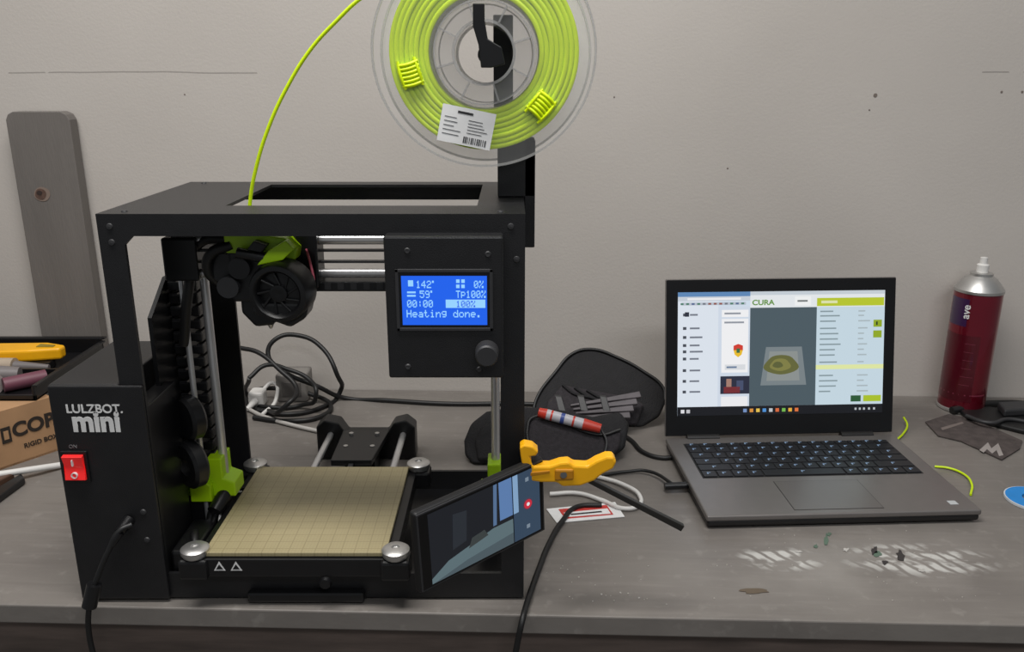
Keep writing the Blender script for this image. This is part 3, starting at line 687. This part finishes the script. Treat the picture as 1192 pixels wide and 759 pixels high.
A=pl(627,481,(0,1.008,0),nf)+nf*.004; Bm=pl(699,500,(0,1.004,0),nf)+nf*.004
d=(Bm-A)
MR=mat('red_cap',(200,58,42),.4)
cyl('marker_body',A+d*.12,A+d*.78,.0072,mat('marker_white',(190,188,194),.4),24)
cyl('marker_cap',A+d*.72,Bm,.0078,MR,24,.0062)
cyl('marker_tail',A,A+d*.13,.0062,MR,24,.0074)
def band(t0,t1,m): cyl('marker_band',A+d*t0,A+d*t1,.0074,m,24)
band(.2,.23,MR);band(.36,.42,mat('marker_blue',(60,80,150),.4));band(.55,.58,MR)

# ---------------------------------------------------------------- card
group('warning_card',(0.1,.86,0))
def flat(nm,pix,z,t,m): return prism(nm,[hz(x,y,z) for x,y in pix],(0,0,t),m)
flat('card_sheet',[(636,593),(716,585),(727,602),(648,609)],.0006,.0008,PAPER)
flat('card_red_band',[(650,593),(706,588),(714,599),(658,604)],.0016,.0003,mat('card_red',(200,60,55),.6))
flat('card_inner',[(656,597),(707,592),(711,598),(660,602)],.0021,.0003,PAPER)
flat('card_text',[(664,598.2),(700,594.8),(701,596.2),(665,599.6)],.0026,.0002,INK)

# ---------------------------------------------------------------- wooden plank
group('wooden_board',(-0.71,1.31,0.2))
WD=mat('weathered_grey_wood',(108,103,99),0.65,0,0.09,6,0.3,60,stretch=(5,5,0.8))
b0=vy(5,130,1.30);b1=vy(79,128,1.30)
prism('board',[(b0.x,1.30,0),(b0.x,1.30,b0.z-.012),(b0.x+.004,1.30,b0.z-.004),(b0.x+.012,1.30,b0.z),(b1.x-.012,1.30,b0.z),(b1.x-.004,1.30,b0.z-.004),(b1.x,1.30,b0.z-.012),(b1.x,1.30,0)],(0,.0235,0),WD,.001)
k=vy(49,226,1.2993)
KN=mat('knot',(92,70,60),.8,0,.3,120); KR=mat('knot_ring',(128,112,102),.8)
def disc(nm,c,r,ry,m,n=24): mk(nm,[(c.x+r*math.cos(2*math.pi*i/n)*(1+.08*math.sin(4*math.pi*i/n)),c.y,c.z+ry*math.sin(2*math.pi*i/n)) for i in range(n)],[tuple(range(n))],m)
disc('knot_ring',k,.0125,.011,KR); disc('knot',k+Vector((-.002,-.0004,0)),.0085,.0085,KN); disc('knot_core',k+Vector((-.0035,-.0008,.002)),.0045,.0035,mat('knot_dark',(52,40,36),.8))

# ---------------------------------------------------------------- cardboard box + tray
group('cardboard_box',(-0.70,1.08,0))
CB=mat('cardboard',(172,134,98),.8,0,.08,30)
c0=Vector((-0.628,1.078,0)); f=Vector((-.6,-.8,0)); s=Vector((-.8,.6,0))
cw=.13; dp=.15; hh=.077
A_,B_,C_,D_=c0,c0+f*cw,c0+f*cw+s*dp,c0+s*dp
def wallq(nm,a,b,inn,z1=hh): prism(nm,[a,b,b+Vector((0,0,z1)),a+Vector((0,0,z1))],inn*.003,CB)
wallq('side_front',A_,B_,s); wallq('side_left',B_+s*.0031,C_-s*.0031,-f); wallq('side_back',C_,D_,-s); wallq('side_right',D_-s*.0031,A_+s*.0031,f)
prism('box_bottom',[A_,B_,C_,D_],(0,0,.003),CB)
prism('box_top',[A_+Vector((0,0,hh)),B_+Vector((0,0,hh)),C_+Vector((0,0,hh)),D_+Vector((0,0,hh))],(0,0,.002),CB)
ang=math.atan2(.8,.6)
BI=mat('box_ink',(42,34,28),.7)
def bt(b,u,z,sz,o=.0006): 
    p=c0+f*u-s*.0006; text('box_text',b,sz,BI,(p.x,p.y,z),rot=(math.pi/2,0,ang),off=o,align='LEFT')
bt('CORO',.056,.047,.027,.0010); bt('RIGID BOX',.045,.022,.009,.0002)
p=c0+f*.070-s*.001
prism('box_icon',[p+Vector((0,0,.034)),p-f*.012+Vector((0,0,.034)),p-f*.012+Vector((0,0,.056)),p+Vector((0,0,.056))],s*.0006,BI)
p=c0+f*.067-s*.0014
prism('box_icon_inner',[p+Vector((0,0,.039)),p-f*.006+Vector((0,0,.039)),p-f*.006+Vector((0,0,.051)),p+Vector((0,0,.051))],s*.0004,CB)
group('tool_tray',(-0.75,1.16,.09))
tx0,tx1,ty0,ty1,tz=-0.93,-0.640,1.062,1.262,hh+.0025
boxes('tray',[(tx0,tx1,ty0,ty1,tz,tz+.003),(tx0,tx1,ty0,ty0+.004,tz,tz+.008),(tx0,tx1,ty1-.004,ty1,tz,tz+.026),(tx0,tx0+.004,ty0,ty1,tz,tz+.026),(tx1-.004,tx1,ty0,ty1,tz,tz+.020)],BLK2,.0008)
boxes('tray_rim',[(tx0-.004,tx1+.004,ty1-.002,ty1+.006,tz+.024,tz+.027),(tx1-.003,tx1+.004,ty0,ty1,tz+.019,tz+.022)],BLK2,.0008)
fz=tz+.0032
box('divider',-.80,-.645,1.135,1.139,fz,fz+.016,BLK2,.0005)
group('yellow_box_cutter',(-0.72,1.2,.12))
hz0=fz+.012
prism('handle',[(-.80,1.20,hz0),(-.775,1.215,hz0),(-.700,1.218,hz0),(-.668,1.205,hz0),(-.668,1.188,hz0),(-.71,1.178,hz0),(-.79,1.168,hz0)],(0,0,.018),YEL,.004,3)
prism('grip_inlay',[(-.705,1.205,hz0+.0175),(-.68,1.20,hz0+.0175),(-.68,1.192,hz0+.0175),(-.705,1.192,hz0+.0175)],(0,0,.002),mat('olive_plastic',(140,120,40),.5),.0005)
box('handle_rest',-.78,-.68,1.175,1.195,fz,hz0-.0002,BLK2,.002)
group('caulk_tubes',(-0.75,1.12,.12))
TB=mat('beige_tube',(172,156,138),.5); GT=mat('grey_tube',(112,106,106),.5)
cyl('tube_1',(-.90,1.160,fz+.0125),(-.72,1.158,fz+.0125),.012,TB,24); cyl('tube_1_nozzle',(-.72,1.158,fz+.0125),(-.672,1.160,fz+.010),.008,GT,16,.004)
cyl('tube_2',(-.90,1.110,fz+.0165),(-.725,1.112,fz+.0165),.016,mat('pinkish_tube',(168,138,140),.5),24)
cyl('tube_2_cap',(-.725,1.112,fz+.0165),(-.690,1.118,fz+.0145),.013,GT,20,.010)
cyl('tube_3',(-.88,1.080,fz+.0125),(-.700,1.084,fz+.0125),.012,mat('light_tube',(186,178,174),.5),24)
cyl('tube_4',(-.86,1.098,fz+.036),(-.745,1.090,fz+.030),.008,mat('mauve_tube',(108,62,76),.5),20)
cyl('tube_5',(-.695,1.085,fz+.0105),(-.655,1.12,fz+.0105),.010,mat('mauve_tube',(112,74,84),.5),20)
group('white_rod',(-0.6,.97,0))
tube('rod',[hz(-60,560,.02),hz(0,552,.014),hz(40,546,.010),hz(74,541,.0045)],.0042,WHT)
group('black_pliers',(-.66,.93,0))
prism('handle_1',[hz(-30,590,.001),hz(-20,600,.001),hz(30,563,.001),hz(26,557,.001)],(0,0,.008),BLK2,.002)
prism('handle_2',[hz(-30,575,.001),hz(-30,585,.001),hz(18,560,.001),hz(14,556,.001)],(0,0,.012),mat('brown_plastic',(84,60,48),.5),.002)

# ---------------------------------------------------------------- right side clutter
group('sandpaper_scrap',(0.68,1.08,0))
SP=mat('sandpaper_back',(74,66,64),.85,0,.3,90,.6,800)
flat('sheet',[(1077,492),(1104,483),(1128,488),(1158,500),(1190,514),(1187,523),(1166,536),(1140,524),(1118,514),(1092,508)],.001,.0016,SP)
flat('print_1',[(1140,524),(1150,515),(1154,522),(1162,516),(1168,530),(1163,531),(1160,524),(1155,528),(1149,523),(1145,527)],.0028,.0002,mat('scrap_print',(150,143,140),.8))
flat('print_2',[(1095,498),(1120,491),(1122,493),(1097,501)],.0028,.0002,mat('scrap_print2',(112,102,98),.8))
group('black_strap',(0.78,1.15,0))
tube('strap_loop',[hz(1108,478,.006),hz(1130,473,.01),hz(1160,470,.008),hz(1200,472,.006),hz(1230,480,.006)],.006,BLKR)
prism('strap_flat',[hz(1115,480,.001),hz(1150,478,.001),hz(1200,486,.001),hz(1225,505,.001),hz(1192,506,.001),hz(1160,498,.001),hz(1125,490,.001)],(0,0,.008),BLKR,.003)
prism('buckle',[hz(1160,476,.009),hz(1190,474,.009),hz(1198,484,.009),hz(1168,486,.009)],(0,0,.012),DGR,.003)
tube('strap_cord',[hz(1125,484,.010),hz(1150,492,.012),hz(1175,488,.012),hz(1200,492,.010)],.003,DGR)
group('blue_tape_roll',(0.62,.88,0))
bc=hz(1202,583,0)
lathe('tape',[(.012,0),(.030,0),(.030,.004),(.012,.004)],bc,(0,0,1),mat('blue_tape',(30,130,205),.5),40,closed=True)
lathe('tape_edge',[(.030,0.0005),(.0315,.0005),(.0315,.0035),(.030,.0035)],bc,(0,0,1),mat('tape_white',(200,205,210),.5),40,closed=True)
group('filament_scrap',(0.55,.97,0))
tube('scrap_1',[hz(1088,543,.002),hz(1105,545,.003),hz(1122,552,.003),hz(1131,563,.003),hz(1130,576,.002)],.0015,FILM)
tube('scrap_2',[hz(1052,486,.01),hz(1056,494,.006),hz(1052,504,.003),hz(1044,512,.002)],.0015,FILM)
group('paint_spots',(0.4,.8,0))
def spot(x,y,w,h,m):
    n=14; V=[]
    for i in range(n):
        t=2*math.pi*i/n; r=random.uniform(.45,1.1)
        V.append(hz(x+w*math.cos(t)*r,y+h*math.sin(t)*r,.0004))
    prism('spot',V,(0,0,.0003),m)
GP=mat('green_paint',(84,104,90),.5); BP=mat('black_paint',(50,46,46),.5); BR=mat('brown_paint',(92,80,66),.5)
WP=mat('white_paint',(176,173,169),.5)
spot(962,629,3,9,GP); spot(950,636,3,3,GP); spot(1048,647,6,7,BP); spot(1021,645,8,4,GP); spot(1018,641,4,6,BP); spot(1030,655,4,3,BP); spot(880,688,20,4,BR); spot(965,622,3,3,GP)
for x,y,w,h in [(1072,664,6,3),(985,640,5,3),(930,642,6,2),(700,692,2,1.5),(722,690,1.5,1),(744,696,2,1.2),(690,700,1.2,1)]: spot(x,y,w*.8,h*.8,WP)
group('desk_debris',(0.1,.75,0))
L=[]
for i in range(46):
    q_=hz(random.gauss(690,60),random.uniform(640,705),0); s_=random.uniform(.0006,.0016)
    if q_.x<.03: continue
    L.append((q_.x,q_.x+s_,q_.y,q_.y+s_*.7,0,s_*.6))
for i in range(40):
    q_=hz(random.uniform(820,1150),random.uniform(615,700),0); s_=random.uniform(.0005,.0012)
    L.append((q_.x,q_.x+s_,q_.y,q_.y+s_*.7,0,s_*.6))
boxes('crumbs',L,mat('crumbs',(175,171,164),.8))
group('wall_nail_marks',(0.4,1.29,.4))
MK=mat('wall_mark',(118,108,101),.8)
for x,y,r in [(1019,111,.0030),(1166,107,.0018),(1190,107,.0018),(1012,128,.0012),(847,196,.0013),(715,113,.0012),(215,110,.0012)]:
    Y=1.305
    for _ in range(3):
        p=vy(x,y,Y); Y=1.3055+p.x*math.tan(TH)
    lathe('mark',[(0,-.0004),(r,-.0002),(r,.001)],vy(x,y,Y),(0,1,0),MK,10)

# ---------------------------------------------------------------- lights
CUR=None
def area(name,loc,rot,sx_,sy_,pw,col):
    l=bpy.data.lights.new(name,'AREA'); l.shape='RECTANGLE'; l.size=sx_; l.size_y=sy_; l.energy=pw; l.color=col
    o=bpy.data.objects.new(name,l); o.location=loc; o.rotation_euler=rot; bpy.context.collection.objects.link(o); return o
area('ceiling_light',(-0.30,0.45,1.75),(math.radians(4),0,0),1.3,0.3,31,(1.0,.975,.94))
area('ceiling_light',(0.6,-0.9,1.75),(math.radians(25),0,0),1.3,0.3,15,(.97,.985,1.0))
w=bpy.data.worlds.new('world'); bpy.context.scene.world=w; w.use_nodes=True
w.node_tree.nodes['Background'].inputs[0].default_value=(.93,.97,1,1); w.node_tree.nodes['Background'].inputs[1].default_value=.17

cam=bpy.data.cameras.new('camera'); co=bpy.data.objects.new('camera',cam); bpy.context.collection.objects.link(co)
co.location=(0,0,CH); co.rotation_euler=(math.pi/2-P,0,0); cam.sensor_width=36; cam.lens=FP/W*36; cam.clip_start=.01
bpy.context.scene.camera=co
for o in bpy.context.scene.objects:
    if o.parent is None: o.location.z+=0.75
try: bpy.context.scene.view_settings.view_transform='Standard'
except Exception as e: print(e)
